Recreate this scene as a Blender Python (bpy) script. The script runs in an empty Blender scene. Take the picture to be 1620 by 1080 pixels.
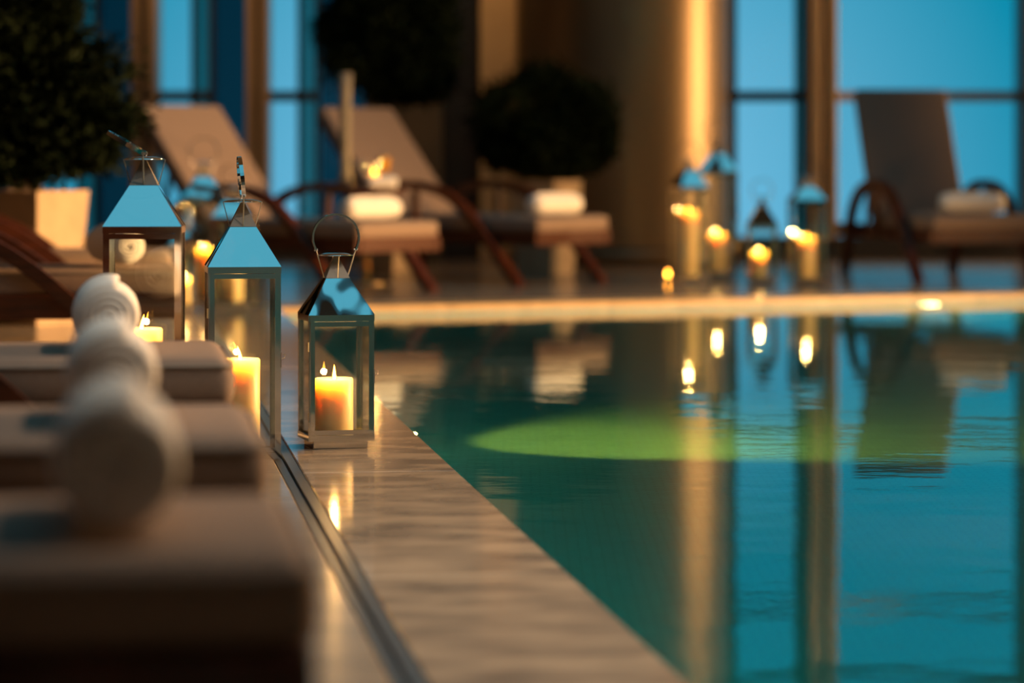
import bpy, bmesh, math, random
from mathutils import Vector, Matrix
random.seed(7)
S = bpy.context.scene
COL = S.collection
PI = math.pi

# ------------------------------------------------------------------ camera
CAM_H = 0.75
FPX = 4800.0                      # focal length in pixels of the 1620 px wide frame
HORIZON = 248.0                   # image row of the horizon
cam_d = bpy.data.cameras.new('camera')
cam = bpy.data.objects.new('camera', cam_d)
COL.objects.link(cam)
cam.location = (0, 0, CAM_H)
cam.rotation_euler = (PI / 2, 0, 0)
cam_d.sensor_width = 36.0
cam_d.lens = FPX / 1620 * 36
cam_d.shift_y = -(540 - HORIZON) / 1620
cam_d.clip_start = 0.05
cam_d.dof.use_dof = True
cam_d.dof.focus_distance = 7.55
cam_d.dof.aperture_fstop = 2.05
cam_d.dof.aperture_blades = 0
S.camera = cam

# ------------------------------------------------------------------ world: dusk sky
W = bpy.data.worlds.new('dusk_sky')
S.world = W
W.use_nodes = True
nt = W.node_tree
nt.nodes.clear()
tc = nt.nodes.new('ShaderNodeTexCoord')
vd = nt.nodes.new('ShaderNodeVectorMath'); vd.operation = 'DISTANCE'
vd.inputs[1].default_value = (0.01, 1.0, -0.03)      # afterglow low over the horizon
rp = nt.nodes.new('ShaderNodeValToRGB')
bg = nt.nodes.new('ShaderNodeBackground')
wo = nt.nodes.new('ShaderNodeOutputWorld')
nt.links.new(tc.outputs['Generated'], vd.inputs[0])
nt.links.new(vd.outputs['Value'], rp.inputs[0])
nt.links.new(rp.outputs[0], bg.inputs[0])
nt.links.new(bg.outputs[0], wo.inputs[0])
el = rp.color_ramp.elements
def stop(pos, c):
    e = el.new(pos); e.color = (*c, 1)
el[0].position = 0.0; el[0].color = (0.14, 0.44, 0.64, 1)
el[1].position = 1.0; el[1].color = (0.09, 0.42, 0.55, 1)
stop(0.07, (0.125, 0.43, 0.63))
stop(0.17, (0.004, 0.245, 0.38))
stop(0.32, (0.006, 0.35, 0.51))
bg.inputs[1].default_value = 1.15

# ------------------------------------------------------------------ view
S.view_settings.view_transform = 'Standard'
S.view_settings.look = 'None'
S.view_settings.exposure = 0.0
S.view_settings.gamma = 1.0
S.view_settings.use_curve_mapping = False
S.cycles.use_denoising = True
S.cycles.max_bounces = 10
S.cycles.transparent_max_bounces = 16
S.cycles.caustics_reflective = False
S.cycles.caustics_refractive = False
S.cycles.sample_clamp_indirect = 4.0

WARM = (1.0, 0.53, 0.20)
STRIP_W = 420.0
DOWN_W = 120.0
CANDLE_W = 2.2
POOL_W = 60.0

# ------------------------------------------------------------------ helpers
POOL_ANG = math.atan(630 / 4800)          # pool edge runs 7.5 degrees off the view direction
CA, SA = math.cos(POOL_ANG), math.sin(POOL_ANG)
def loc2w(x, y):                          # pool-aligned frame -> world
    return (x * CA - y * SA, x * SA + y * CA)

def link(o, parent=None):
    COL.objects.link(o)
    if parent is not None:
        o.parent = parent
    return o
def obj(name, bm, mat, parent=None, smooth=False, loc=None, rz=None):
    me = bpy.data.meshes.new(name)
    if smooth:
        for f in bm.faces: f.smooth = True
    bm.to_mesh(me); bm.free()
    if mat is not None: me.materials.append(mat)
    o = bpy.data.objects.new(name, me)
    link(o, parent)
    if loc is not None: o.location = loc
    if rz is not None: o.rotation_euler = (0, 0, rz)
    return o
def empty(name, loc=(0, 0, 0), rz=0):
    o = bpy.data.objects.new(name, None)
    o.empty_display_size = 0.1
    link(o)
    o.location = loc; o.rotation_euler = (0, 0, rz)
    return o
def tag(o, label, cat=None, group=None, kind=None):
    o['label'] = label
    if cat: o['category'] = cat
    if group: o['group'] = group
    if kind: o['kind'] = kind
    return o
def struct(o, label=None):
    o['kind'] = 'structure'
    if label: o['label'] = label
    return o
def bx(bm, x0, x1, y0, y1, z0, z1):
    v = [bm.verts.new(p) for p in ((x0,y0,z0),(x1,y0,z0),(x1,y1,z0),(x0,y1,z0),(x0,y0,z1),(x1,y0,z1),(x1,y1,z1),(x0,y1,z1))]
    for f in ((3,2,1,0),(4,5,6,7),(0,1,5,4),(1,2,6,5),(2,3,7,6),(3,0,4,7)):
        bm.faces.new([v[i] for i in f])
    return v
def box(x0, x1, y0, y1, z0, z1, bev=0, seg=2):
    bm = bmesh.new()
    bx(bm, x0, x1, y0, y1, z0, z1)
    if bev:
        bmesh.ops.bevel(bm, geom=bm.edges[:], offset=bev, segments=seg, affect='EDGES', profile=0.5)
    return bm
def tube(bm, pts, rads, n=8, flat=1.0, closed=False, up=None):
    """round (or flattened) bar along pts"""
    pts = [Vector(p) for p in pts]
    if not hasattr(rads, '__len__'): rads = [rads] * len(pts)
    rings = []
    m = len(pts)
    prev = None
    for i, p in enumerate(pts):
        a = pts[i - 1] if (i > 0 or closed) else p
        b = pts[(i + 1) % m] if (i < m - 1 or closed) else p
        t = (b - a).normalized()
        ref = Vector(up) if up is not None else Vector((0, 0, 1))
        if abs(t.dot(ref)) > 0.95: ref = Vector((1, 0, 0)) if prev is None else prev
        u = t.cross(ref).normalized()
        prev = u.cross(t).normalized()
        w = u.cross(t).normalized()
        rings.append([bm.verts.new(p + (u * math.cos(2*PI*k/n) * flat + w * math.sin(2*PI*k/n)) * rads[i]) for k in range(n)])
    last = m if closed else m - 1
    for i in range(last):
        r, q = rings[i], rings[(i + 1) % m]
        for k in range(n):
            bm.faces.new((r[k], r[(k+1) % n], q[(k+1) % n], q[k]))
    if not closed:
        bm.faces.new(rings[0][::-1]); bm.faces.new(rings[-1])
    return bm
def lathe(bm, prof, n=24, cx=0, cy=0):
    rings = []
    for r, z in prof:
        if r < 1e-6:
            rings.append([bm.verts.new((cx, cy, z))])
        else:
            rings.append([bm.verts.new((cx + r*math.cos(2*PI*k/n), cy + r*math.sin(2*PI*k/n), z)) for k in range(n)])
    for a, b in zip(rings, rings[1:]):
        for k in range(n):
            k2 = (k + 1) % n
            if len(a) == 1 and len(b) > 1: bm.faces.new((a[0], b[k2], b[k]))
            elif len(b) == 1 and len(a) > 1: bm.faces.new((a[k], a[k2], b[0]))
            elif len(a) > 1: bm.faces.new((a[k], a[k2], b[k2], b[k]))
    bmesh.ops.recalc_face_normals(bm, faces=bm.faces[:])
    return bm
def poly(bm, pts, z):
    f = bm.faces.new([bm.verts.new((p[0], p[1], z)) for p in pts])
    if f.normal.z < 0: f.normal_flip()
    f.normal_update()
    if f.normal.z < 0: f.normal_flip()
def bar(bm, a, b, hw, hh, up=(0, 0, 1)):
    """rectangular bar from a to b"""
    a, b = Vector(a), Vector(b)
    t = (b - a).normalized(); u = t.cross(Vector(up)).normalized(); w = u.cross(t)
    vs = []
    for p in (a, b):
        for s1, s2 in ((-1,-1),(1,-1),(1,1),(-1,1)):
            vs.append(bm.verts.new(p + u*s1*hw + w*s2*hh))
    for f in ((3,2,1,0),(4,5,6,7),(0,1,5,4),(1,2,6,5),(2,3,7,6),(3,0,4,7)):
        bm.faces.new([vs[i] for i in f])

# ------------------------------------------------------------------ materials
def mat(name, col=(.5,.5,.5), rough=.5, metal=0.0, spec=.5, **kw):
    m = bpy.data.materials.new(name); m.use_nodes = True
    b = m.node_tree.nodes['Principled BSDF']
    b.inputs['Base Color'].default_value = (*col, 1)
    b.inputs['Roughness'].default_value = rough
    b.inputs['Metallic'].default_value = metal
    b.inputs['Specular IOR Level'].default_value = spec
    for k, v in kw.items(): b.inputs[k].default_value = v
    return m
def noise_into(m, scale, c0, c1, detail=6, stretch=(1,1,1), bump=0, bump_scale=None, lo=.35, hi=.65, coords='Object', bdist=.002):
    t = m.node_tree; b = t.nodes['Principled BSDF']
    tcn = t.nodes.new('ShaderNodeTexCoord'); mp = t.nodes.new('ShaderNodeMapping')
    mp.inputs['Scale'].default_value = stretch
    t.links.new(tcn.outputs[coords], mp.inputs[0])
    n = t.nodes.new('ShaderNodeTexNoise'); n.inputs['Scale'].default_value = scale; n.inputs['Detail'].default_value = detail
    t.links.new(mp.outputs[0], n.inputs['Vector'])
    r = t.nodes.new('ShaderNodeValToRGB')
    r.color_ramp.elements[0].position = lo; r.color_ramp.elements[0].color = (*c0, 1)
    r.color_ramp.elements[1].position = hi; r.color_ramp.elements[1].color = (*c1, 1)
    t.links.new(n.outputs[0], r.inputs[0]); t.links.new(r.outputs[0], b.inputs['Base Color'])
    if bump:
        n2 = t.nodes.new('ShaderNodeTexNoise'); n2.inputs['Scale'].default_value = bump_scale or scale
        n2.inputs['Detail'].default_value = 3
        t.links.new(mp.outputs[0], n2.inputs['Vector'])
        bp = t.nodes.new('ShaderNodeBump'); bp.inputs['Strength'].default_value = bump; bp.inputs['Distance'].default_value = bdist
        t.links.new(n2.outputs[0], bp.inputs['Height']); t.links.new(bp.outputs[0], b.inputs['Normal'])
    return m
def pane_mat(name, tint=(1,1,1), gloss=1.0):
    m = bpy.data.materials.new(name); m.use_nodes = True
    t = m.node_tree; t.nodes.clear()
    o = t.nodes.new('ShaderNodeOutputMaterial'); mx = t.nodes.new('ShaderNodeMixShader')
    tr = t.nodes.new('ShaderNodeBsdfTransparent'); gl = t.nodes.new('ShaderNodeBsdfGlossy')
    fr = t.nodes.new('ShaderNodeFresnel')
    ge = t.nodes.new('ShaderNodeNewGeometry'); io = t.nodes.new('ShaderNodeMath'); io.operation = 'MULTIPLY_ADD'
    io.inputs[1].default_value = -.8333; io.inputs[2].default_value = 1.5      # same pane reflection from both sides
    t.links.new(ge.outputs['Backfacing'], io.inputs[0]); t.links.new(io.outputs[0], fr.inputs[0])
    tr.inputs[0].default_value = (*tint, 1); gl.inputs['Roughness'].default_value = 0.0
    mu = t.nodes.new('ShaderNodeMath'); mu.operation = 'MULTIPLY'; mu.inputs[1].default_value = gloss
    t.links.new(fr.outputs[0], mu.inputs[0]); t.links.new(mu.outputs[0], mx.inputs[0])
    t.links.new(tr.outputs[0], mx.inputs[1]); t.links.new(gl.outputs[0], mx.inputs[2]); t.links.new(mx.outputs[0], o.inputs[0])
    return m
def emit_mat(name, col, strength, through=False):
    m = bpy.data.materials.new(name); m.use_nodes = True
    t = m.node_tree; t.nodes.clear()
    o = t.nodes.new('ShaderNodeOutputMaterial'); e = t.nodes.new('ShaderNodeEmission')
    e.inputs[0].default_value = (*col, 1); e.inputs[1].default_value = strength
    if through:
        a = t.nodes.new('ShaderNodeAddShader'); tr = t.nodes.new('ShaderNodeBsdfTransparent')
        t.links.new(e.outputs[0], a.inputs[0]); t.links.new(tr.outputs[0], a.inputs[1]); t.links.new(a.outputs[0], o.inputs[0])
    else:
        t.links.new(e.outputs[0], o.inputs[0])
    return m

M = {}
M['marble'] = noise_into(mat('beige_marble', rough=.10, spec=.5), 5, (.30,.255,.22), (.66,.54,.42), 12, (.8, 1.5, 1), bump=.04, bump_scale=30, lo=.34, hi=.62)
M['deck'] = noise_into(mat('deck_stone', rough=.2, spec=.5), 4, (.32,.27,.22), (.50,.41,.31), 8, bump=.04, bump_scale=25)
M['grout'] = mat('grout', (.06,.055,.05), .7)
M['lip_glow_stone'] = noise_into(mat('glow_tinted_stone', rough=.3), 6, (.42,.31,.17), (.55,.41,.24), 6)  # far coping: gold glow of the pool lamps put into the stone colour
M['far_deck'] = noise_into(mat('far_deck_stone', rough=.2), 2.5, (.24,.19,.15), (.34,.27,.21), 6)
M['steel'] = mat('polished_steel', (.72,.71,.69), .06, 1.0)
M['steel_dull'] = mat('brushed_steel', (.42,.41,.40), .38, 1.0)
M['channel'] = mat('channel_steel', (.30,.33,.36), .36, 1.0)
M['roof'] = mat('mirror_steel_sheet', (.78,.79,.80), .03, 1.0)
def add_bump(m, scale, strength, dist, detail=1.0):
    t = m.node_tree; b = t.nodes['Principled BSDF']
    tcn = t.nodes.new('ShaderNodeTexCoord'); n = t.nodes.new('ShaderNodeTexNoise')
    n.inputs['Scale'].default_value = scale; n.inputs['Detail'].default_value = detail
    bp = t.nodes.new('ShaderNodeBump'); bp.inputs['Strength'].default_value = strength; bp.inputs['Distance'].default_value = dist
    t.links.new(tcn.outputs['Object'], n.inputs['Vector']); t.links.new(n.outputs[0], bp.inputs['Height']); t.links.new(bp.outputs[0], b.inputs['Normal'])
add_bump(M['roof'], 7, .4, .02, .5)
M['cap'] = mat('matte_grey_cap', (.22,.205,.19), .5, .4)
M['black'] = mat('black_void', (.01,.01,.01), .6)
M['glass'] = pane_mat('lantern_glass', (.97,.99,.98), 1.0)
M['win'] = pane_mat('window_glass', (.98,.99,1.0), .6)
M['win_teal'] = pane_mat('teal_tinted_glass', (.30,.47,.46), .5)
M['win_navy'] = pane_mat('navy_tinted_glass', (.13,.25,.28), .5)
M['wax'] = mat('candle_wax', (.76,.57,.27), .45, **{'Subsurface Weight': 1.0, 'Subsurface Radius': (1.0,.85,.60), 'Subsurface Scale': .06})
M['wick'] = mat('wick', (.02,.015,.01), .9)
M['flame'] = emit_mat('flame', (1.0,.34,.03), 24.0, through=True)
M['cushion'] = noise_into(mat('taupe_canvas', rough=.85, spec=.15), 350, (.225,.165,.138), (.295,.225,.188), 2, bump=.15, bump_scale=500)
M['piping'] = mat('cushion_piping', (.25,.22,.20), .8)
M['wood'] = noise_into(mat('dark_red_wood', rough=.45, spec=.35), 6, (.032,.007,.003), (.080,.019,.006), 6, (1, 8, 8))
M['towel'] = noise_into(mat('white_terry', rough=.95, spec=.1), 300, (.78,.77,.76), (.88,.87,.86), 3, bump=.6, bump_scale=420)
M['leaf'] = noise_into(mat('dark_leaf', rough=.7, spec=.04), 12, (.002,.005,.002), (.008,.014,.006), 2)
M['bark'] = noise_into(mat('bark', rough=.8), 30, (.04,.025,.015), (.09,.06,.035), 4)
M['planter'] = noise_into(mat('planter_clay', rough=.7), 8, (.30,.22,.145), (.37,.275,.18), 4)
M['soil'] = mat('soil', (.02,.015,.01), .95)
M['mullion'] = mat('bronze_mullion', (.36,.26,.17), .45, .3)
M['dark_metal'] = mat('dark_frame', (.025,.025,.028), .4, .2)
M['brown_wall'] = noise_into(mat('brown_wall', rough=.6), 3, (.05,.04,.03), (.07,.055,.04), 4)
M['gold_wall'] = noise_into(mat('sandstone_wall', rough=.6), 3, (.52,.37,.21), (.60,.44,.25), 4)
M['column'] = mat('lacquered_column', (.20,.145,.09), .40, .75)
M['ceiling'] = mat('ceiling_paint', (.10,.085,.07), .8)
M['side_wall'] = noise_into(mat('side_wall_panel', rough=.6), 2, (.07,.05,.035), (.10,.07,.05), 4)
M['rear_wall'] = noise_into(mat('rear_wall_plaster', rough=.7), 2, (.42,.30,.20), (.50,.36,.25), 4)
M['amber'] = mat('amber_drink', (.95,.42,.02), .08)
M['brass'] = mat('brass', (.72,.48,.22), .28, 1.0)
M['lampshade'] = emit_mat('lit_shade', (1.0,.62,.30), 6.0)
M['pool_lens'] = emit_mat('pool_lamp_lens', (1.0,.80,.32), 40.0)
# pool tiles: small mosaic, too fine to pick apart
def mosaic():
    m = mat('pool_mosaic', rough=.35)
    t = m.node_tree; b = t.nodes['Principled BSDF']
    tcn = t.nodes.new('ShaderNodeTexCoord')
    br = t.nodes.new('ShaderNodeTexBrick')
    br.inputs['Color1'].default_value = (.14,.43,.37,1); br.inputs['Color2'].default_value = (.16,.47,.40,1)
    br.inputs['Mortar'].default_value = (.12,.37,.31,1)
    br.inputs['Scale'].default_value = 10.0; br.inputs['Mortar Size'].default_value = .03
    t.links.new(tcn.outputs['Object'], br.inputs['Vector']); t.links.new(br.outputs[0], b.inputs['Base Color'])
    return m
M['mosaic'] = mosaic()
def water():
    m = bpy.data.materials.new('pool_water'); m.use_nodes = True
    t = m.node_tree; t.nodes.clear()
    o = t.nodes.new('ShaderNodeOutputMaterial'); g = t.nodes.new('ShaderNodeBsdfGlass')
    g.inputs['IOR'].default_value = 1.333; g.inputs['Roughness'].default_value = 0.0
    g.inputs['Color'].default_value = (.90,1.0,.98,1)
    tcn = t.nodes.new('ShaderNodeTexCoord'); mp = t.nodes.new('ShaderNodeMapping')
    mp.inputs['Scale'].default_value = (1.0, 1.6, 1)
    t.links.new(tcn.outputs['Object'], mp.inputs[0])
    n1 = t.nodes.new('ShaderNodeTexNoise'); n1.inputs['Scale'].default_value = 2.2; n1.inputs['Detail'].default_value = 2
    n2 = t.nodes.new('ShaderNodeTexNoise'); n2.inputs['Scale'].default_value = 14; n2.inputs['Detail'].default_value = 2
    t.links.new(mp.outputs[0], n1.inputs['Vector']); t.links.new(mp.outputs[0], n2.inputs['Vector'])
    b1 = t.nodes.new('ShaderNodeBump'); b1.inputs['Strength'].default_value = 1.0; b1.inputs['Distance'].default_value = .0016
    b2 = t.nodes.new('ShaderNodeBump'); b2.inputs['Strength'].default_value = 1.0; b2.inputs['Distance'].default_value = .00022
    t.links.new(n1.outputs[0], b1.inputs['Height']); t.links.new(n2.outputs[0], b2.inputs['Height'])
    t.links.new(b1.outputs[0], b2.inputs['Normal']); t.links.new(b2.outputs[0], g.inputs['Normal'])
    t.links.new(g.outputs[0], o.inputs[0])
    return m
M['water'] = water()

# ------------------------------------------------------------------ floor, pool, deck
XE = 0.8142                                     # pool edge in the pool frame
CORNER = (-1.155, 15.06)                        # far left corner of the pool
def far_y(x): return 15.535 + 0.4132 * x        # far pool edge
FAR_R = (9.0, far_y(9.0))
NEAR_L = loc2w(XE, -3.0)
ZW = -0.045
bm = bmesh.new()
poly(bm, [loc2w(-8, -4), loc2w(XE - .012, -4), loc2w(XE - .012, 15.08), loc2w(-8, 15.08)], -0.04)
poly(bm, [loc2w(-8, -4), loc2w(-1.285, -4), loc2w(-1.285, 15.08), loc2w(-8, 15.08)], -0.002)
poly(bm, [loc2w(-8, 15.08), CORNER, FAR_R, (9, 23.5), (-12, 23.5)], -0.003)
floor = struct(obj('floor', bm, M['far_deck']))
fm = floor.data
fm.materials.append(M['grout'])
fm.polygons[0].material_index = 1

slab_bm = box(-.5, .5, -.5, .5, -.04, 0, 0)
def slab_mesh(w, l, name, m):
    b = box(-w/2 + .0018, w/2 - .0018, -l/2 + .0018, l/2 - .0018, -.038, 0, .003, 1)
    me = bpy.data.meshes.new(name); b.to_mesh(me); b.free(); me.materials.append(m)
    return me
slab_bm.free()
rot = POOL_ANG
def put_mesh(name, me, x, y, z=0, parent=None, rz=rot):
    o = bpy.data.objects.new(name, me); link(o, parent)
    o.location = (x, y, z); o.rotation_euler = (0, 0, rz)
    return o
dm = slab_mesh(.56, .56, 'deck_slab', M['deck'])
for c in range(3):
    for r in range(-9, 15):
        x, y = loc2w(.395 - .28 - .56 * c, 6.70 + .28 + .56 * r)
        put_mesh('deck_slab', dm, x, y, random.uniform(-.0006, .0006), floor)
cm = slab_mesh(.8142 - .4446, 1.8, 'coping_slab', M['marble'])
for r in range(-5, 4):
    x, y = loc2w((.8142 + .4446) / 2, 7.21 + .9 + 1.8 * r)
    put_mesh('coping_slab', cm, x, y, random.uniform(-.0004, .0004), floor)
bm = box(-(.8142-.4446)/2 + .0018, (.8142-.4446)/2 - .0018, 0.0018, .66, -.038, 0, .003, 1)
x, y = loc2w((.8142 + .4446) / 2, 14.41)
obj('coping_slab', bm, M['marble'], floor, loc=(x, y, 0), rz=rot)
# coping along the far side
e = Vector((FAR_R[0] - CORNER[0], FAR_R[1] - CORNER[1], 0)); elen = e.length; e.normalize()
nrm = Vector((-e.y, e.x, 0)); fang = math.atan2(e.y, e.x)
fcm = slab_mesh(.9, .37, 'far_coping_slab', M['lip_glow_stone'])
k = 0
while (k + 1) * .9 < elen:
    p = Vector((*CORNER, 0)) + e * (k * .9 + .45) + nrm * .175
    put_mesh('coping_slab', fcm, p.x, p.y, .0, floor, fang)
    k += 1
# drain channel between deck and coping
ch = empty('drain_channel'); ch['kind'] = 'structure'; ch['label'] = 'narrow steel drain channel running between the deck slabs and the pool coping'
ch.name = 'trim_1'
for nm, x0, x1, z0, z1, m in (('channel_lip', .3965, .4145, -.034, -.003, 'channel'), ('channel_lip', .4215, .4440, -.034, -.001, 'channel'), ('channel_bed', .4147, .4213, -.036, -.030, 'black')):
    o = obj(nm, box(x0, x1, 0.5, 15.05, z0, z1), M[m], ch)
    o.rotation_euler = (0, 0, rot)

# pool shell and water
DEPTH = -0.62
pool_pts = [NEAR_L, (9.0, -3.0), FAR_R, CORNER]
bm = bmesh.new()
lo = [bm.verts.new((p[0], p[1], DEPTH)) for p in pool_pts]
hi = [bm.verts.new((p[0], p[1], -.04)) for p in pool_pts]
f = bm.faces.new(lo); f.normal_update()
if f.normal.z < 0: f.normal_flip()
for i in range(4):
    j = (i + 1) % 4
    bm.faces.new((lo[j], lo[i], hi[i], hi[j]))
shell = struct(obj('pool_basin', bm, M['mosaic']), 'green mosaic tiled pool basin')
bm = bmesh.new(); poly(bm, pool_pts, ZW)
wtr = obj('pool_water', bm, M['water'])
tag(wtr, 'still teal pool water mirroring the windows and lanterns', 'water', kind='stuff')

# ------------------------------------------------------------------ back facade (stands 22.2 m away)
YW = 22.2
SW = FPX / YW
def fx(px): return (px - 810) / SW
CEIL = 3.2
wb = bmesh.new()
bx(wb, -9, 9.2, YW - .10, YW + .25, 0, .163)            # sill band
bx(wb, -9, 9.2, YW - .12, YW + .25, 3.02, CEIL)        # head beam
wall_back = struct(obj('wall_back', wb, M['dark_metal']))
def panel(name, p0, p1, m, z0=.16, z1=3.05, y0=-.06, y1=.12, parent=None):
    return obj(name, box(fx(p0), fx(p1), YW + y0, YW + y1, z0, z1, .004, 1), M[m], parent)
wi = 0
def window(label):
    global wi
    wi += 1
    o = empty('window_%d' % wi); o['kind'] = 'structure'; o['label'] = label
    return o
def bay(label, mull, clear, teal, navy, mm='mullion'):
    w = window(label)
    if mull:
        a, b = mull
        t = (b - a)
        panel('mullion', a, a + t*.40, mm, y0=-.22, parent=w)
        panel('mullion_slot', a + t*.40, a + t*.64, 'dark_metal', y0=-.12, parent=w)
        panel('mullion', a + t*.64, b, mm, y0=-.22, parent=w)
    for (p0, p1), m in ((clear, 'win'), (teal, 'win_teal'), (navy, 'win_navy')):
        if p1 <= p0: continue
        for z0, z1 in ((.163, 1.155), (1.23, 2.41), (2.47, 3.02)):
            if m == 'win_navy' and z0 > .2: continue
            zz = 3.02 if m == 'win_navy' else z1
            obj('glass_pane', box(fx(p0), fx(p1), YW, YW + .012, z0, zz), M[m], w)
    for z0, z1 in ((1.155, 1.23), (2.41, 2.47)):
        right = max(clear[1], teal[1])
        panel('transom', clear[0], right, 'dark_metal' if clear[0] < 1300 else 'mullion', z0, z1, -.05, .05, w)
    if teal[1] > teal[0]:
        panel('glazing_bar', teal[0] - 1, teal[0] + 5, 'dark_metal', y0=-.05, parent=w)
        panel('glazing_bar', teal[1] - 1, teal[1] + 7, 'dark_metal', y0=-.05, parent=w)
    return w
bay('window bay at the far left, behind the big potted tree', (22, 60), (60, 119), (122, 150), (157, 213))
bay('window bay behind the left brown recliner backrest', (213, 253), (253, 301), (304, 332), (339, 393))
bay('window bay between the two brown recliner backrests', (393, 428), (428, 468), (472, 500), (508, 580))
bay('narrow window pane right of the round column', None, (1165, 1259), (1259, 1272), (0, 0))
bay('broad window behind the grey recliner at the right', (1277, 1320), (1320, 1608), (0, 0), (0, 0))
bay('window beyond the right edge of the room', (1608, 1640), (1640, 1900), (0, 0), (0, 0), 'dark_metal')
bay('window bay far out on the left', (-160, -120), (-120, -60), (-57, -28), (-21, 22))
st = obj('wall_back_left', box(-9, fx(-160), YW, YW + .2, 0, CEIL), M['brown_wall']); struct(st)
st = obj('wall_back_right', box(fx(1900), 9.2, YW, YW + .2, 0, CEIL), M['brown_wall']); struct(st)
struct(obj('wall_back_panel', box(fx(580), fx(700), YW - .3, YW + .2, 0, CEIL, .01), M['brown_wall']))
struct(obj('wall_back_recess', box(fx(700), fx(760), YW - .12, YW + .2, 0, CEIL, .01), M['dark_metal']))
struct(obj('wall_back_pier', box(fx(760), fx(845), YW - .35, YW + .2, 0, CEIL, .01), M['gold_wall']))
struct(obj('wall_back_infill', box(fx(845), fx(1165), YW - .05, YW + .2, 0, CEIL, .01), M['brown_wall']))
cb = bmesh.new()
lathe(cb, [(0, 0), (.80, 0), (.80, .10), (.765, .12), (.765, .125), (.765, .14), (.765, CEIL - .02), (.765, CEIL - .01), (.765, CEIL)], 64)
colm = obj('round_column', cb, M['column'], loc=(fx(980), YW - .45, 0))
for f in colm.data.polygons:
    f.use_smooth = abs(f.normal.z) < .5
tag(colm, 'wide round brown column with a golden vertical sheen behind the lanterns', 'column', kind='structure')

# side walls, rear wall, ceiling with skylights
struct(obj('wall_left', box(-9.2, -9, -4, 23, 0, CEIL), M['side_wall']))
struct(obj('wall_right', box(9.0, 9.2, -4, 23, -.7, CEIL), M['side_wall']))
struct(obj('wall_rear', box(-9.2, 9.2, -4.2, -4, -.7, CEIL), M['rear_wall']))
SKY = ((-2.6, 2.4, 3.6, 7.3), (-2.6, 3.4, 13.2, 18.2))
bm = bmesh.new()
def slab(x0, x1, y0, y1): bx(bm, x0, x1, y0, y1, CEIL, CEIL + .2)
(a0, a1, a2, a3), (b0, b1, b2, b3) = SKY
slab(-9.2, 9.2, -4.2, a2); slab(-9.2, 9.2, a3, b2); slab(-9.2, 9.2, b3, 23)
slab(-9.2, a0, a2, a3); slab(a1, 9.2, a2, a3); slab(-9.2, b0, b2, b3); slab(b1, 9.2, b2, b3)
struct(obj('ceiling', bm, M['ceiling']))
SHADE_BARS = (((-1.9, .05), (-1.2, .05), (.62, .07)), ((-.6, .05), (1.4, .05))), ((5.05, .05), (4.2, .05)), ((15.95, .45), (14.0, .05))  # unseen bars, placed to put dark bands into the lantern roof reflections
for i, (x0, x1, y0, y1) in enumerate(SKY):
    w = window(('skylight in the ceiling above the near loungers', 'skylight in the ceiling above the far pool edge')[i])
    obj('glass_pane', box(x0, x1, y0, y1, CEIL + .10, CEIL + .115), M['win'], w)
    for xx, hw in SHADE_BARS[0][i]:
        obj('glazing_bar', box(xx - hw, xx + hw, y0, y1, CEIL, CEIL + .1), M['dark_metal'], w)
    for yy, hw in SHADE_BARS[1 + i]:
        obj('glazing_bar', box(x0, x1, yy - hw, yy + hw, CEIL + .01, CEIL + .09), M['dark_metal'], w)

# ------------------------------------------------------------------ lamps
def light(name, kind, loc, power, col, parent=None, **kw):
    d = bpy.data.lights.new(name, kind); d.energy = power; d.color = col
    for k, v in kw.items(): setattr(d, k, v)
    o = bpy.data.objects.new(name, d); link(o, parent); o.location = loc
    return o
STRIPS = ((11.5, 3.8, 'nearest'), (20.9, .5, 'farthest'))
for yy, pw_, which in STRIPS:                 # tall wall lights on the right wall, out of the picture
    s = empty('wall_light', (8.98, yy, 0))
    tag(s, 'tall warm strip light on the right wall, %s along the pool' % which, 'lamp', 'tall strip lights on the right wall')
    obj('back_plate', box(-.02, 0, -.11, .11, .35, 2.75, .004, 1), M['brass'], s)
    b = box(-.055, -.021, -.08, .08, .40, 2.70, .012, 2)
    obj('diffuser', b, M['lampshade'], s)
    l = light('strip_glow', 'AREA', (-.07, 0, 1.55), STRIP_W * pw_, WARM, s, shape='RECTANGLE', size=2.3, size_y=.16, spread=math.radians(100))
    l.rotation_euler = (0, PI/2, 0)
for xx, yy, pw_, sz_, which in ((-2.75, 20.8, .45, 110, 'above the left windows'), (-.12, 20.9, .5, 46, 'above the sandstone pier'), (2.3, 21.2, .25, 80, 'above the bronze mullion'), (2.8, 6.0, 1.5, 120, 'added as warm fill above the near end of the pool'), (.9, 6.1, 1.2, 130, 'added as warm fill above the near loungers'), (1.1, 4.3, 1.15, 130, 'added as warm fill above the foreground lounger'), (-2.0, -3.1, .65, 120, 'added for warm bounce off the left of the rear wall'), (1.2, -3.1, .65, 120, 'added for warm bounce off the middle of the rear wall'), (4.4, -3.1, .65, 120, 'added for warm bounce off the right of the rear wall')):  # near and rear-wall downlights are unseen, added as warm fill
    s = empty('ceiling_downlight', (xx, yy, CEIL)); tag(s, 'small round ceiling downlight ' + which, 'lamp', 'ceiling downlights')
    b = bmesh.new(); lathe(b, [(.05, -.004), (.085, -.004), (.085, -.012), (.05, -.02)], 24); obj('rim', b, M['brass'], s, True)
    b = bmesh.new(); lathe(b, [(0, -.006), (.05, -.006)], 24); obj('lens', b, M['lampshade'], s)
    l = light('downlight_beam', 'SPOT', (0, 0, -.03), DOWN_W * pw_, WARM if yy > 15 else (1.0, .70, .44), s, spot_size=math.radians(sz_), spot_blend=.9, shadow_soft_size=.05)
    l.rotation_euler = (math.radians(30) if yy > 15 else (math.radians(-20) if yy < 0 else 0), math.radians(35) if yy == 6.0 else 0, 0)

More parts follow.
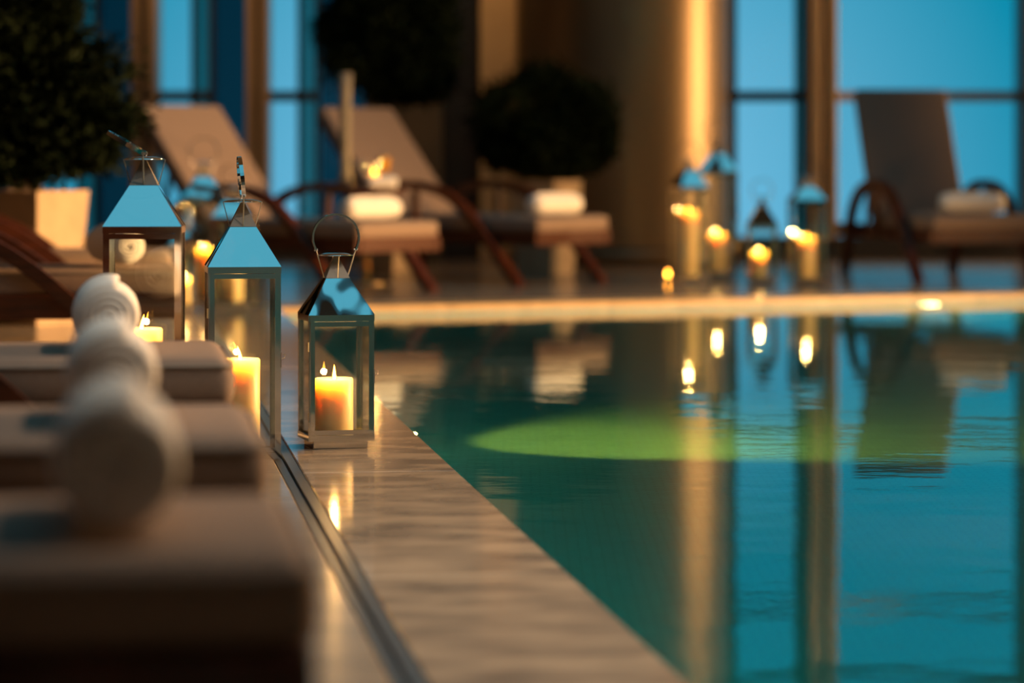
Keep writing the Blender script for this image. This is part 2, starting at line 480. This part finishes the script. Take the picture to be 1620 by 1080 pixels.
def pool_lamp(p, d, label, power, size, col=(.04,.92,1.0), turn=0.0, down=.25):
    """round lamp set in a pool wall, facing direction d"""
    q = empty('pool_lamp', p, math.atan2(d[1], d[0]))
    tag(q, label, 'lamp', 'underwater pool lamps')
    b = bmesh.new(); lathe(b, [(.055, 0), (.075, 0), (.075, .015), (.055, .018)], 24)
    o = obj('rim', b, M['steel'], q, True); o.rotation_euler = (0, PI/2, 0)
    b = bmesh.new(); lathe(b, [(0, .055), (.025, .050), (.045, .030), (.056, .004)], 24)
    o = obj('lens', b, M['pool_lens'], q, True); o.rotation_euler = (0, PI/2, 0)
    l = light('lamp_beam', 'SPOT', (.062, 0, 0), power, col, q, spot_size=size, spot_blend=.6, shadow_soft_size=.04)
    l.rotation_euler = (0, -PI/2 + down, turn)
    return q
px_, py_ = loc2w(XE, 8.75)
pool_lamp((px_ + .002, py_, -.11), (CA, SA), 'underwater lamp glowing in the pool wall beside the small lantern', POOL_W*3.4, 1.5, (1.0,.55,.06), .38, .45)
pool_lamp((2.25, far_y(2.25) - .004, -.13), (-nrm.x, -nrm.y), 'bright pool lamp under the far lip below the grey recliner', POOL_W*.5, 2.4, (1.0,.8,.3))
for k_, (yy, lb) in enumerate(((2.0, 'unseen teal fill lamp added at the near end of the right pool wall'), (7.0, 'unseen teal fill lamp added in the middle of the right pool wall'), (12.0, 'unseen teal fill lamp added at the far end of the right pool wall'))):
    pool_lamp((8.99, yy, -.15), (-1, 0), lb, POOL_W*26, 2.6)  # added out of view to light the water teal
pool_lamp((4.0, -2.99, -.15), (0, 1), 'unseen teal fill lamp added in the near pool wall behind the camera', POOL_W*26, 2.6)  # also added unseen, for the teal of the near water

# ------------------------------------------------------------------ candles and lanterns
def candle(x, y, z, d, h, label, flame_h=.045, lean=(0, 0), power=1.0, group='pillar candles in the lanterns'):
    c = empty('pillar_candle', (x, y, z))
    tag(c, label, 'candle', group)
    r = d / 2
    b = bmesh.new()
    lathe(b, [(0, 0), (r*.97, 0), (r, .004), (r, h*.5), (r, h - .004), (r - .003, h), (r - .007, h - .002), (r*.78, h - .012), (r*.70, h - .022), (.006, h - .024), (0, h - .024)], 36)
    o = obj('wax_body', b, M['wax'], c, True)
    b = bmesh.new(); tube(b, [(0, 0, h - .026), (.001, 0, h - .012), (.003, .001, h - .004)], .0013, 6); obj('wick', b, M['wick'], c, True)
    b = bmesh.new(); fr = flame_h * .105
    prof = [(0, 0), (fr*.55, flame_h*.05), (fr*.95, flame_h*.18), (fr, flame_h*.30), (fr*.82, flame_h*.48), (fr*.52, flame_h*.68), (fr*.22, flame_h*.88), (0, flame_h)]
    lathe(b, prof, 14)
    for v in b.verts:
        t = v.co.z / flame_h
        v.co.x += lean[0] * t * t; v.co.y += lean[1] * t * t
    obj('flame', b, M['flame'], c, True, loc=(.001, 0, h - .009))
    light('flame_light', 'POINT', (.001, 0, h + .006), CANDLE_W * power, (1.0,.50,.14), c, shadow_soft_size=.008)
    return c

def lantern(x, y, rz, w, eave, apex, label, plinth=.018, handle_tilt=0, handle_axis='x', hr=.062, door=True, group='steel lanterns'):
    """square steel lantern: w wide, glass body up to eave, pyramid roof up to apex"""
    L = empty('steel_lantern', (x, y, 0), rz)
    tag(L, label, 'lantern', group)
    h = w / 2; p = w * .075           # post width
    z0 = plinth
    if plinth > .003:
        obj('plinth', box(-h*.86, h*.86, -h*.86, h*.86, 0, plinth, .0015, 1), M['steel'], L)
    b = bmesh.new(); bx(b, -h, h, -h, h, z0, z0 + .006)
    obj('base_tray', b, M['steel'], L)
    b = bmesh.new()
    fr = .016
    for sgn in (-1, 1):
        bx(b, -h, h, sgn*h - .003, sgn*h + .003, z0, z0 + fr); bx(b, sgn*h - .003, sgn*h + .003, -h, h, z0, z0 + fr)
    obj('bottom_frame', b, M['steel'], L)
    b = bmesh.new()
    for sgn in (-1, 1):
        bx(b, -h, h, sgn*h - .003, sgn*h + .003, eave - fr, eave); bx(b, sgn*h - .003, sgn*h + .003, -h, h, eave - fr, eave)
    obj('top_frame', b, M['steel'], L)
    for a in (-1, 1):
        for c in (-1, 1):
            b = bmesh.new()      # angle-section corner post
            bx(b, min(a*h, a*(h-p)), max(a*h, a*(h-p)), c*h - .002, c*h + .002, z0 + fr, eave - fr)
            bx(b, a*h - .002, a*h + .002, min(c*h, c*(h-p)), max(c*h, c*(h-p)), z0 + fr, eave - fr)
            obj('corner_post', b, M['steel'], L)
    q = h - .005
    for i in range(3 if door else 4):
        b = bmesh.new()
        if i == 0: bx(b, -q, q, q - .0012, q, z0 + .006, eave - .004)
        elif i == 1: bx(b, -q, -q + .0012, -q + .002, q - .002, z0 + .006, eave - .004)
        elif i == 2: bx(b, q - .0012, q, -q + .002, q - .002, z0 + .006, eave - .004)
        else: bx(b, -q, q, -q, -q + .0012, z0 + .006, eave - .004)
        obj('glass_pane', b, M['glass'], L)
    if door:
        dz0, dz1 = z0 + fr + .001, eave - fr - .001
        b = bmesh.new(); t = w * .07; q2 = h - .001
        bx(b, -q2, q2, -h - .006, -h - .002, dz0, dz0 + .012); bx(b, -q2, q2, -h - .006, -h - .002, dz1 - .012, dz1)
        bx(b, -q2, -q2 + t, -h - .006, -h - .002, dz0 + .012, dz1 - .012); bx(b, q2 - t, q2, -h - .006, -h - .002, dz0 + .012, dz1 - .012)
        d = obj('door', b, M['steel'], L)
        obj('glass_pane', box(-q2 + t, q2 - t, -h - .005, -h - .0038, dz0 + .012, dz1 - .012), M['glass'], d)
        for zz in (dz0 + (dz1-dz0)*.16, dz0 + (dz1-dz0)*.78):
            b = bmesh.new(); tube(b, [(-h - .003, -h - .004, zz - .012), (-h - .003, -h - .004, zz + .012)], .0028, 8)
            obj('hinge', b, M['steel_dull'], d)
        zz = dz0 + (dz1 - dz0) * .52
        b = bmesh.new(); bx(b, h, h + .003, -h - .004, -h + .010, zz - .02, zz + .018)
        tube(b, [(h + .003, -h, zz), (h + .010, -h - .004, zz + .004), (h + .012, -h - .002, zz + .012), (h + .008, -h, zz + .012)], .0014, 6)
        obj('latch', b, M['steel_dull'], d)
    # roof: lower mirror skirt and upper brushed cap
    zs = eave + (apex - eave) * .62; hs = h * .36
    b = bmesh.new()
    n = 10
    lowv = []; rows = []
    for r in range(n + 1):
        t = r / n; hh = (h + .003) * (1 - t) + hs * t; zz = eave * (1 - t) + zs * t
        row = []
        for (ax, ay), (cx2, cy2) in (((-1,-1),(1,-1)), ((1,-1),(1,1)), ((1,1),(-1,1)), ((-1,1),(-1,-1))):
            row.append([b.verts.new((hh*(ax + (cx2-ax)*k/n), hh*(ay + (cy2-ay)*k/n), zz)) for k in range(n + 1)])
        rows.append(row)
    for r in range(n):
        for sd in range(4):
            for k in range(n):
                b.faces.new((rows[r][sd][k], rows[r][sd][k+1], rows[r+1][sd][k+1], rows[r+1][sd][k]))
    obj('roof', b, M['roof'], L, True)
    b = bmesh.new()
    ht = .004
    v0 = [b.verts.new((sx_*(hs + .0015), sy_*(hs + .0015), zs - .001)) for sx_, sy_ in ((-1,-1),(1,-1),(1,1),(-1,1))]
    v1 = [b.verts.new((sx_*ht, sy_*ht, apex)) for sx_, sy_ in ((-1,-1),(1,-1),(1,1),(-1,1))]
    for i in range(4): b.faces.new((v0[i], v0[(i+1) % 4], v1[(i+1) % 4], v1[i]))
    b.faces.new(v1)
    obj('roof_cap', b, M['cap'], L)
    rd = .047 * (w / .17)
    b = bmesh.new(); lathe(b, [(0, apex + .004), (rd*.6, apex + .0035), (rd, apex - .001), (rd, apex + .0005), (rd*.6, apex + .006), (0, apex + .0075)], 32)
    obj('heat_disc', b, M['steel'], L, True)
    # bracket wires from the cap shoulders to the handle hinges
    hz = apex + .014; hx = .053 * (w / .17)
    ax_ = Vector((1, 0, 0)) if handle_axis == 'x' else Vector((0, 1, 0))
    ox_ = Vector((0, 1, 0)) if handle_axis == 'x' else Vector((1, 0, 0))
    for sg in (-1, 1):
        for a_, p_, r_ in ((ax_, ax_*sg*hx + Vector((0,0,hz)), .0018), (ox_, ox_*sg*rd + Vector((0,0,apex)), .0012)):
            b = bmesh.new(); tube(b, [a_*sg*hs*1.02 + Vector((0,0,zs)), p_], r_, 6)
            obj('bracket_wire', b, M['steel_dull'], L)
        b = bmesh.new(); tube(b, [ax_*sg*(hx - .004) + Vector((0,0,hz)), ax_*sg*(hx + .005) + Vector((0,0,hz))], .0035, 8)
        obj('hinge_pin', b, M['steel_dull'], L)
    # round flat-strap handle pivoting on the hinges
    R = hr * (w / .17)
    zc = math.sqrt(max(R*R - hx*hx, 0))
    a0 = math.atan2(-zc, -hx) + 2*PI; a0 = PI + math.atan2(zc, hx)
    pts = []
    N = 36
    for i in range(N + 1):
        a = -math.atan2(zc, hx) + (PI + 2*math.atan2(zc, hx)) * i / N
        u, v = R*math.cos(a), R*math.sin(a) + zc
        # tilt about the hinge axis
        pts.append(ax_*u + ox_*(-v*math.sin(handle_tilt)) + Vector((0, 0, hz + v*math.cos(handle_tilt))))
    b = bmesh.new()
    tiltn = ox_ * math.cos(handle_tilt) + Vector((0, 0, math.sin(handle_tilt)))
    rings = []
    for i, pnt in enumerate(pts):
        c0 = ax_*0 + ox_*(-zc*math.sin(handle_tilt)) + Vector((0,0,hz + zc*math.cos(handle_tilt)))
        rad = (pnt - c0).normalized()
        rings.append([b.verts.new(pnt + rad*s1*.0024 + tiltn*s2*.0050) for s1, s2 in ((-1,-1),(1,-1),(1,1),(-1,1))])
    for r0, r1 in zip(rings, rings[1:]):
        for k2 in range(4):
            b.faces.new((r0[k2], r0[(k2+1) % 4], r1[(k2+1) % 4], r1[k2]))
    b.faces.new(rings[0]); b.faces.new(rings[-1][::-1])
    bmesh.ops.recalc_face_normals(b, faces=b.faces[:])
    obj('handle', b, M['steel'], L)
    return L

G1 = 'steel lanterns beside the near loungers'
lantern(-.457, 7.87, .24, .166, .344, .495, 'smallest sharp steel lantern standing alone on the coping with an upright ring handle', .020, 0, 'x', group=G1)
candle(-.462, 7.87, .027, .100, .150, 'short thick lit candle inside the small lantern on the coping', .043, (0, 0))
lantern(-.676, 7.61, .15, .176, .477, .6375, 'middle sharp steel lantern with its handle standing edge-on', .0, math.radians(5), 'y', group=G1)
candle(-.682, 7.61, .007, .100, .238, 'tall lit candle inside the middle sharp lantern', .040, (-.008, 0))
lantern(-.860, 7.10, .055, .176, .589, .744, 'tallest sharp steel lantern with its handle fallen over to the left', .0, math.radians(60), 'y', group=G1)
candle(-.868, 7.10, .007, .100, .343, 'lit candle half hidden by a white towel in the tallest sharp lantern', .040, (.006, 0))
G2 = 'blurred lanterns at the far left corner of the pool'
lantern(-1.556, 15.3, .2, .205, .541, .72, 'blurred tall lantern with teal roof left of the middle sharp lantern', group=G2)
candle(-1.545, 15.3, .026, .10, .265, 'lit candle glowing in the blurred tall lantern behind the sharp ones', .030)
lantern(-1.36, 14.85, -.1, .185, .458, .60, 'blurred lantern seen through the glass of the middle sharp lantern', group=G2)
candle(-1.38, 14.85, .026, .13, .235, 'thick pale candle seen through the middle sharp lantern', .030)
lantern(-1.585, 14.62, .1, .125, .33, .437, 'small blurred lantern peeking between the tallest and middle sharp lanterns', group=G2)
candle(-1.585, 14.62, .026, .07, .145, 'slim lit candle between the tallest and middle sharp lanterns', .030)
G3 = 'blurred lanterns on the far side of the pool'
lantern(1.045, 17.9, .35, .175, .574, .73, 'leftmost lantern of the far cluster, tall with a teal roof', group=G3)
candle(1.04, 17.9, .026, .12, .405, 'tallest candle of the far cluster, in its leftmost lantern', .030)
lantern(1.262, 18.65, 0, .235, .664, .84, 'largest far lantern with a pale shining roof beside the round column', group=G3)
candle(1.26, 18.65, .026, .12, .255, 'yellow candle in the largest far lantern', .030)
lantern(1.475, 17.9, 0, .170, .349, .51, 'smallest far lantern, standing before the narrow window pane', group=G3)
candle(1.46, 17.9, .026, .10, .165, 'shortest candle of the far cluster, in the smallest lantern', .030)
lantern(1.725, 17.75, .15, .185, .50, .63, 'rightmost far lantern in front of the bronze mullion', group=G3)
candle(1.72, 17.75, .026, .125, .255, 'pale candle in the rightmost far lantern', .030)
# tiny tealight left of the far cluster
t = empty('tealight', (.945, 18.4, 0)); tag(t, 'tiny glowing tealight glass on the deck left of the far lanterns', 'candle')
b = bmesh.new(); lathe(b, [(0, 0), (.03, 0), (.034, .055), (.031, .055), (.028, .006), (0, .006)], 20); obj('glass_cup', b, M['glass'], t, True)
b = bmesh.new(); lathe(b, [(0, .007), (.026, .007), (.026, .022), (0, .022)], 20); obj('wax_body', b, M['wax'], t, True)
b = bmesh.new(); lathe(b, [(0, .024), (.007, .033), (.006, .045), (0, .062)], 10); obj('flame', b, M['flame'], t, True)

# ------------------------------------------------------------------ loungers
def soft_box(x0, x1, y0, y1, z0, z1, bev):
    bm = box(x0, x1, y0, y1, z0, z1, bev, 4)
    return bm
def lounger(x, y, rz, top, label, group, back_ang=48, width=.62):
    """origin: near foot corner on the floor; the chair runs along -x from the foot, +y across it"""
    L = empty('sun_lounger', (x, y, 0), rz)
    tag(L, label, 'sun lounger', group)
    ct = .085; rail = .085
    zr1 = top - ct; zr0 = zr1 - rail
    ln = 2.0; hg = 1.28
    w = width
    for yy in (0, w - .04):
        obj('side_rail', box(-ln, -.0, yy, yy + .04, zr0, zr1, .005, 1), M['wood'], L)
    obj('end_rail', box(-.035, 0.002, .04, w - .04, zr0, zr1, .004, 1), M['wood'], L)
    obj('end_rail', box(-ln, -ln + .035, .04, w - .04, zr0, zr1, .004, 1), M['wood'], L)
    sl = None
    for i in range(12):
        xs = -.14 - i * .105
        if sl is None:
            sl = obj('seat_slat', box(-.035, .035, .04, w - .04, zr1 - .022, zr1 - .002), M['wood'], L); sl.location.x = xs
        else:
            c = sl.copy(); link(c, L); c.location.x = xs
    cu = obj('seat_cushion', soft_box(-hg, .008, .012, w - .012, zr1 - .016, top, .038), M['cushion'], L, True)
    b = bmesh.new()
    tube(b, [(-hg + .03, .014, top - .016), (-.022, .014, top - .016), (.006, .034, top - .016), (.006, w - .034, top - .016), (-.022, w - .014, top - .016), (-hg + .03, w - .014, top - .016)], .004, 6)
    obj('piping', b, M['piping'], cu, True)
    # raised backrest
    a = math.radians(back_ang); bl = .92
    hb = empty('x'); bpy.data.objects.remove(hb)
    bf = obj('backrest_frame', box(-bl, 0, .045, w - .045, -.035, 0, .006, 1), M['wood'], L)
    bf.location = (-hg, 0, zr1); bf.rotation_euler = (0, a, 0)
    bc = obj('back_cushion', soft_box(-bl - .01, .01, .02, w - .02, 0.001, ct, .024), M['cushion'], L, True)
    bc.location = (-hg, 0, zr1); bc.rotation_euler = (0, a, 0)
    # prop strut of the backrest
    mx, mz = -hg - .55*math.cos(a), zr1 + .55*math.sin(a)
    for yy in (.10, w - .10):
        b = bmesh.new(); bar(b, (mx, yy, mz - .02), (mx - .12, yy, zr0 + .03), .012, .012, up=(0, 1, 0))
        obj('back_prop', b, M['wood'], L)
    # bent-wood arches: front leg, arm and rear leg in one curve on each side
    arch = [(-.10, 0), (-.22, .12), (-.36, .27), (-.50, .40), (-.66, .505), (-.86, .565), (-1.08, .575), (-1.30, .53), (-1.46, .43), (-1.56, .28), (-1.62, .13), (-1.66, 0)]
    sc = top / .40
    P = []
    for i in range(len(arch) - 1):           # Catmull-Rom through the points
        p0 = arch[max(i-1, 0)]; p1 = arch[i]; p2 = arch[i+1]; p3 = arch[min(i+2, len(arch)-1)]
        for t in (0, .25, .5, .75):
            P.append(tuple(.5*((2*p1[k]) + (-p0[k]+p2[k])*t + (2*p0[k]-5*p1[k]+4*p2[k]-p3[k])*t*t + (-p0[k]+3*p1[k]-3*p2[k]+p3[k])*t*t*t) for k in range(2)))
    P.append(arch[-1])
    for yy in (-.036, w + .036):
        b = bmesh.new(); rings = []
        for i, (u, v) in enumerate(P):
            q0 = P[max(i-1, 0)]; q1 = P[min(i+1, len(P)-1)]
            tx, tz = q1[0]-q0[0], q1[1]-q0[1]; ll = math.hypot(tx, tz); nx, nz = -tz/ll, tx/ll
            th = .024
            if i in (0, len(P) - 1): nx, nz = (math.copysign(1, nx), 0)
            rings.append([b.verts.new((u + nx*s1*th, yy + s2*.030, max(v*sc + nz*s1*th, 0))) for s1, s2 in ((-1,-1),(1,-1),(1,1),(-1,1))])
        for r0, r1 in zip(rings, rings[1:]):
            for k2 in range(4): b.faces.new((r0[k2], r0[(k2+1) % 4], r1[(k2+1) % 4], r1[k2]))
        b.faces.new(rings[0]); b.faces.new(rings[-1])
        bmesh.ops.recalc_face_normals(b, faces=b.faces[:])
        obj('arm_leg', b, M['wood'], L)
        sgn = -1 if yy < 0 else 1
        obj('arm_post', box(-.98, -.94, yy - .018, yy + .018, zr0 + .01, .545*sc, .003, 1), M['wood'], L)
    return L

def towel(x, y, z, ang, R, Ln, label, group):
    """rolled towel lying on a cushion: a wound strip with rounded ends; axis along ang"""
    b = bmesh.new()
    turns = 4.6; pitch = .0135; r0 = R - turns * pitch
    N = 150
    th = pitch * .985
    nl = 9
    grid_o, grid_i = [], []
    for i in range(N + 1):
        t = i / N; a = t * turns * 2*PI; rr = r0 + t * turns * pitch
        rowo, rowi = [], []
        for j in range(nl):
            v = -1 + 2 * j / (nl - 1)
            half = Ln/2 * (1 - .10 * (rr / R) ** 6)
            ro = rr - .012 * (abs(v) ** 6) * (rr / R) ** 3
            for row, rad in ((rowo, ro), (rowi, ro - th)):
                row.append(b.verts.new((v * half, rad * math.cos(a - PI*.6), R + rad * math.sin(a - PI*.6))))
        grid_o.append(rowo); grid_i.append(rowi)
    for i in range(N):
        for j in range(nl - 1):
            b.faces.new((grid_o[i][j], grid_o[i][j+1], grid_o[i+1][j+1], grid_o[i+1][j]))
            b.faces.new((grid_i[i][j], grid_i[i+1][j], grid_i[i+1][j+1], grid_i[i][j+1]))
        b.faces.new((grid_o[i][0], grid_o[i+1][0], grid_i[i+1][0], grid_i[i][0]))
        b.faces.new((grid_o[i][-1], grid_i[i][-1], grid_i[i+1][-1], grid_o[i+1][-1]))
    for j in range(nl - 1):
        b.faces.new((grid_o[0][j], grid_i[0][j], grid_i[0][j+1], grid_o[0][j+1]))
        b.faces.new((grid_o[-1][j], grid_o[-1][j+1], grid_i[-1][j+1], grid_i[-1][j]))
    bmesh.ops.recalc_face_normals(b, faces=b.faces[:])
    o = obj('rolled_towel', b, M['towel'], None, True, loc=(x, y, z), rz=ang)
    tag(o, label, 'towel', group)
    return o

GL = 'loungers in the row along the left of the pool'
TOP = .37
near = [(.190, 2.864, 'foreground sun lounger at the bottom left, most out of focus'),
        (.204, 4.12, 'second near sun lounger, between the foreground one and the lanterns'),
        (.220, 5.74, 'third near sun lounger, right in front of the sharp lanterns'),
        (.224, 10.36, 'dark sun lounger seen through the tallest sharp lantern'),
        (.225, 12.25, 'sun lounger at the left in front of the big planter')]
for x_, y_, lb in near:
    X, Y = loc2w(x_, y_)
    lounger(X, Y, POOL_ANG, TOP, lb, GL)
GT = 'rolled white towels on the loungers'
def towel_local(x_, y_, label, R=.073, Ln=.40, skew=0.0):
    X, Y = loc2w(x_, y_)
    towel(X, Y, TOP + .0005, POOL_ANG + PI/2 + skew, R, Ln, label, GT)
towel_local(.006, 3.20, 'rolled white towel on the foreground lounger, largest and blurriest')
towel_local(.0, 4.44, 'rolled white towel on the second near lounger')
towel_local(-.012, 6.05, 'rolled white towel on the third near lounger beside the tallest lantern flame')
towel_local(.005, 10.68, 'rolled white towel seen behind the glass of the tallest lantern', skew=.25)

ANG_B = math.radians(46.5) - PI/2       # foot points right and towards the camera
GF = 'brown loungers on the far side of the pool'
lounger(-.84, 16.35, ANG_B, .40, 'brown sun lounger on the far deck directly behind the sharp lanterns', GF, 48, .65)
lounger(.141, 17.53, ANG_B, .405, 'brown sun lounger on the far deck beside the round potted bush', GF, 48, .65)
ANG_C = math.radians(10) - PI/2
lounger(2.47, 17.93, ANG_C, .405, 'grey sun lounger at the far right in front of the broad window', GF, 64, .65)
def towel_on(lx, ly, rz, top, dx, dy, label):
    X = lx + dx*math.cos(rz) - dy*math.sin(rz); Y = ly + dx*math.sin(rz) + dy*math.cos(rz)
    towel(X, Y, top + .0005, rz + PI/2, .067, .40, label, GT)
towel_on(-.84, 16.35, ANG_B, .40, -.20, .30, 'warmly lit rolled towel on the brown lounger behind the lanterns')
towel_on(.141, 17.53, ANG_B, .405, -.16, .33, 'rolled towel on the brown lounger beside the potted bush')
towel_on(2.47, 17.93, ANG_C, .405, -.30, .36, 'rolled towel on the grey lounger at the right edge')

# ------------------------------------------------------------------ potted trees
def pot_tree(x, y, rz, pw, ph, blobs, trunk, label, nleaf, leaf=.035, seed=1):
    rnd = random.Random(seed)
    T = empty('potted_tree', (x, y, 0)); tag(T, label, 'potted tree', 'potted trees along the windows')
    b = bmesh.new(); h0, h1 = pw*.38, pw*.5
    lv = [[b.verts.new((sx_*hh, sy_*hh, zz)) for sx_, sy_ in ((-1,-1),(1,-1),(1,1),(-1,1))] for hh, zz in ((h0, 0), (h1, ph), (h1 - .025, ph), (h1 - .035, ph - .06))]
    b.faces.new(lv[0][::-1])
    for a_, c_ in zip(lv, lv[1:]):
        for k2 in range(4): b.faces.new((a_[k2], a_[(k2+1) % 4], c_[(k2+1) % 4], c_[k2]))
    o = obj('planter', b, M['planter'], T); o.rotation_euler = (0, 0, rz)
    b = bmesh.new(); poly(b, [(sx_*(h1-.034), sy_*(h1-.034)) for sx_, sy_ in ((-1,-1),(1,-1),(1,1),(-1,1))], ph - .05)
    s = obj('soil', b, M['soil'], o)
    b = bmesh.new(); tube(b, [(0, 0, ph - .06), (.01, .01, ph + trunk*.5), (0, 0, ph + trunk), (0, 0, blobs[0][2])], [.028, .024, .02, .012], 8)
    for i in range(10):
        bb = rnd.choice(blobs); a = rnd.uniform(0, 2*PI)
        tube(b, [(0, 0, ph + trunk*rnd.uniform(.6, 1)), (bb[0] + .5*bb[3]*math.cos(a), bb[1] + .5*bb[3]*math.sin(a), bb[2] + rnd.uniform(-.3, .5)*bb[4])], [.010, .004], 5)
    obj('trunk', b, M['bark'], T, True)
    vs, fs = [], []
    tot = sum(q[3]*q[3]*q[4] for q in blobs)
    for (cx, cy, cz, r, rz_) in blobs:
        for i in range(int(nleaf * r*r*rz_ / tot)):
            d = Vector((rnd.gauss(0, 1), rnd.gauss(0, 1), rnd.gauss(0, 1))).normalized()
            lump = 1 + .16*math.sin(5*d.x + seed) * math.sin(4*d.z + 2*seed) + .10*math.sin(9*d.y + 3*d.z)
            rr = rnd.uniform(.55, 1.0) ** .5 * lump * rnd.choice((1, 1, 1, 1.03, 1.08, 1.2))
            c = Vector((cx + d.x*r*rr, cy + d.y*r*rr, cz + d.z*rz_*rr))
            ax = (d + Vector((rnd.uniform(-.8,.8), rnd.uniform(-.8,.8), rnd.uniform(-.8,.8)))).normalized()
            sd = ax.cross(Vector((rnd.uniform(-1,1), rnd.uniform(-1,1), rnd.uniform(-1,1)))).normalized()
            up = ax.cross(sd)
            L_ = leaf * rnd.uniform(.7, 1.3)
            i0 = len(vs)
            vs += [c - ax*L_*.5, c + sd*L_*.22 + up*L_*.06, c + ax*L_*.6, c - sd*L_*.22 + up*L_*.06]
            fs.append((i0, i0+1, i0+2, i0+3))
    me = bpy.data.meshes.new('foliage'); me.from_pydata([tuple(v) for v in vs], [], fs); me.materials.append(M['leaf'])
    fo = bpy.data.objects.new('foliage', me); link(fo, T)
    return T
PR = math.radians(-34)
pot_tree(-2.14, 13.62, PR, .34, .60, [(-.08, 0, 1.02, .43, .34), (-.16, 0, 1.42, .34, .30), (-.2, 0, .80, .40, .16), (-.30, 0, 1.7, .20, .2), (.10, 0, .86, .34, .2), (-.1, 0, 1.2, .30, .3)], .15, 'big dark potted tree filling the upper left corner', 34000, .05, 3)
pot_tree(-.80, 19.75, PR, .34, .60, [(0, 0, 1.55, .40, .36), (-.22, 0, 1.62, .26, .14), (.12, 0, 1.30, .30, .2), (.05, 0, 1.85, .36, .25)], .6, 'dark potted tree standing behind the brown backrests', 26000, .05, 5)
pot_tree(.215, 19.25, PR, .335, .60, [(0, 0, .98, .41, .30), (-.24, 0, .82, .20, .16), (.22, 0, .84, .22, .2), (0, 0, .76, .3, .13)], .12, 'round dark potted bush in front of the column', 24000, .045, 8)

# ------------------------------------------------------------------ side table with drinks between the brown loungers
tx, ty = -.855, 17.87
T = empty('side_table', (tx, ty, 0)); tag(T, 'small round dark wooden side table on a brass leg between the brown loungers', 'table')
b = bmesh.new(); lathe(b, [(0, .53), (.215, .53), (.225, .54), (.225, .555), (.218, .562), (0, .562)], 36); obj('table_top', b, M['wood'], T, True)
b = bmesh.new(); lathe(b, [(0, .012), (.022, .012), (.02, .3), (.024, .53), (0, .53)], 16); obj('pedestal', b, M['brass'], T, True)
b = bmesh.new(); lathe(b, [(0, 0), (.15, 0), (.15, .008), (.03, .016), (0, .016)], 28); obj('foot', b, M['brass'], T, True)
TZ = .5625
v = empty('tall_vase', (tx - .125, ty - .02, TZ)); tag(v, 'tall slim grey vase on the side table', 'vase')
b = bmesh.new(); lathe(b, [(0, 0), (.05, 0), (.055, .02), (.035, .10), (.030, .25), (.034, .55), (.040, .68), (.034, .68), (.028, .55), (.024, .25), (.028, .10), (.02, .03), (0, .025)], 20)
obj('vase_body', b, mat('grey_ceramic', (.17,.155,.125), .6), v, True)
gl = empty('drink_glass', (tx + .105, ty - .06, TZ)); tag(gl, 'glass of amber drink on the side table', 'glass')
b = bmesh.new(); lathe(b, [(0, 0), (.034, 0), (.032, .004), (.006, .010), (.006, .085), (.030, .10), (.040, .20), (.038, .20), (.028, .102), (0, .095)], 20); obj('goblet', b, M['glass'], gl, True)
b = bmesh.new(); lathe(b, [(0, .103), (.027, .104), (.036, .185), (0, .185)], 20); obj('drink', b, M['amber'], gl, True)
g2 = empty('stemmed_glass', (tx - .02, ty - .10, TZ)); tag(g2, 'empty stemmed glass between the tall vase and the amber drink', 'glass')
b = bmesh.new(); lathe(b, [(0, 0), (.032, 0), (.030, .003), (.005, .008), (.004, .07), (.020, .085), (.032, .12), (.028, .17), (.027, .17), (.030, .12), (.018, .088), (0, .08)], 20); obj('bowl_and_stem', b, M['glass'], g2, True)
tl = empty('votive_candle', (tx + .045, ty - .02, TZ)); tag(tl, 'small lit votive candle on the side table', 'candle')
b = bmesh.new(); lathe(b, [(0, 0), (.025, 0), (.025, .085), (.022, .088), (.004, .084), (0, .084)], 20); obj('wax_body', b, M['wax'], tl, True)
b = bmesh.new(); lathe(b, [(0, .086), (.004, .093), (.0035, .103), (0, .118)], 10); obj('flame', b, M['flame'], tl, True)
light('flame_light', 'POINT', (0, 0, .12), CANDLE_W*.5, (1.0,.5,.13), tl, shadow_soft_size=.008)
nb = towel(tx + .10, ty - .155, TZ, 0.1, .034, .17, 'small rolled hand towel glowing yellow on the side table', None)
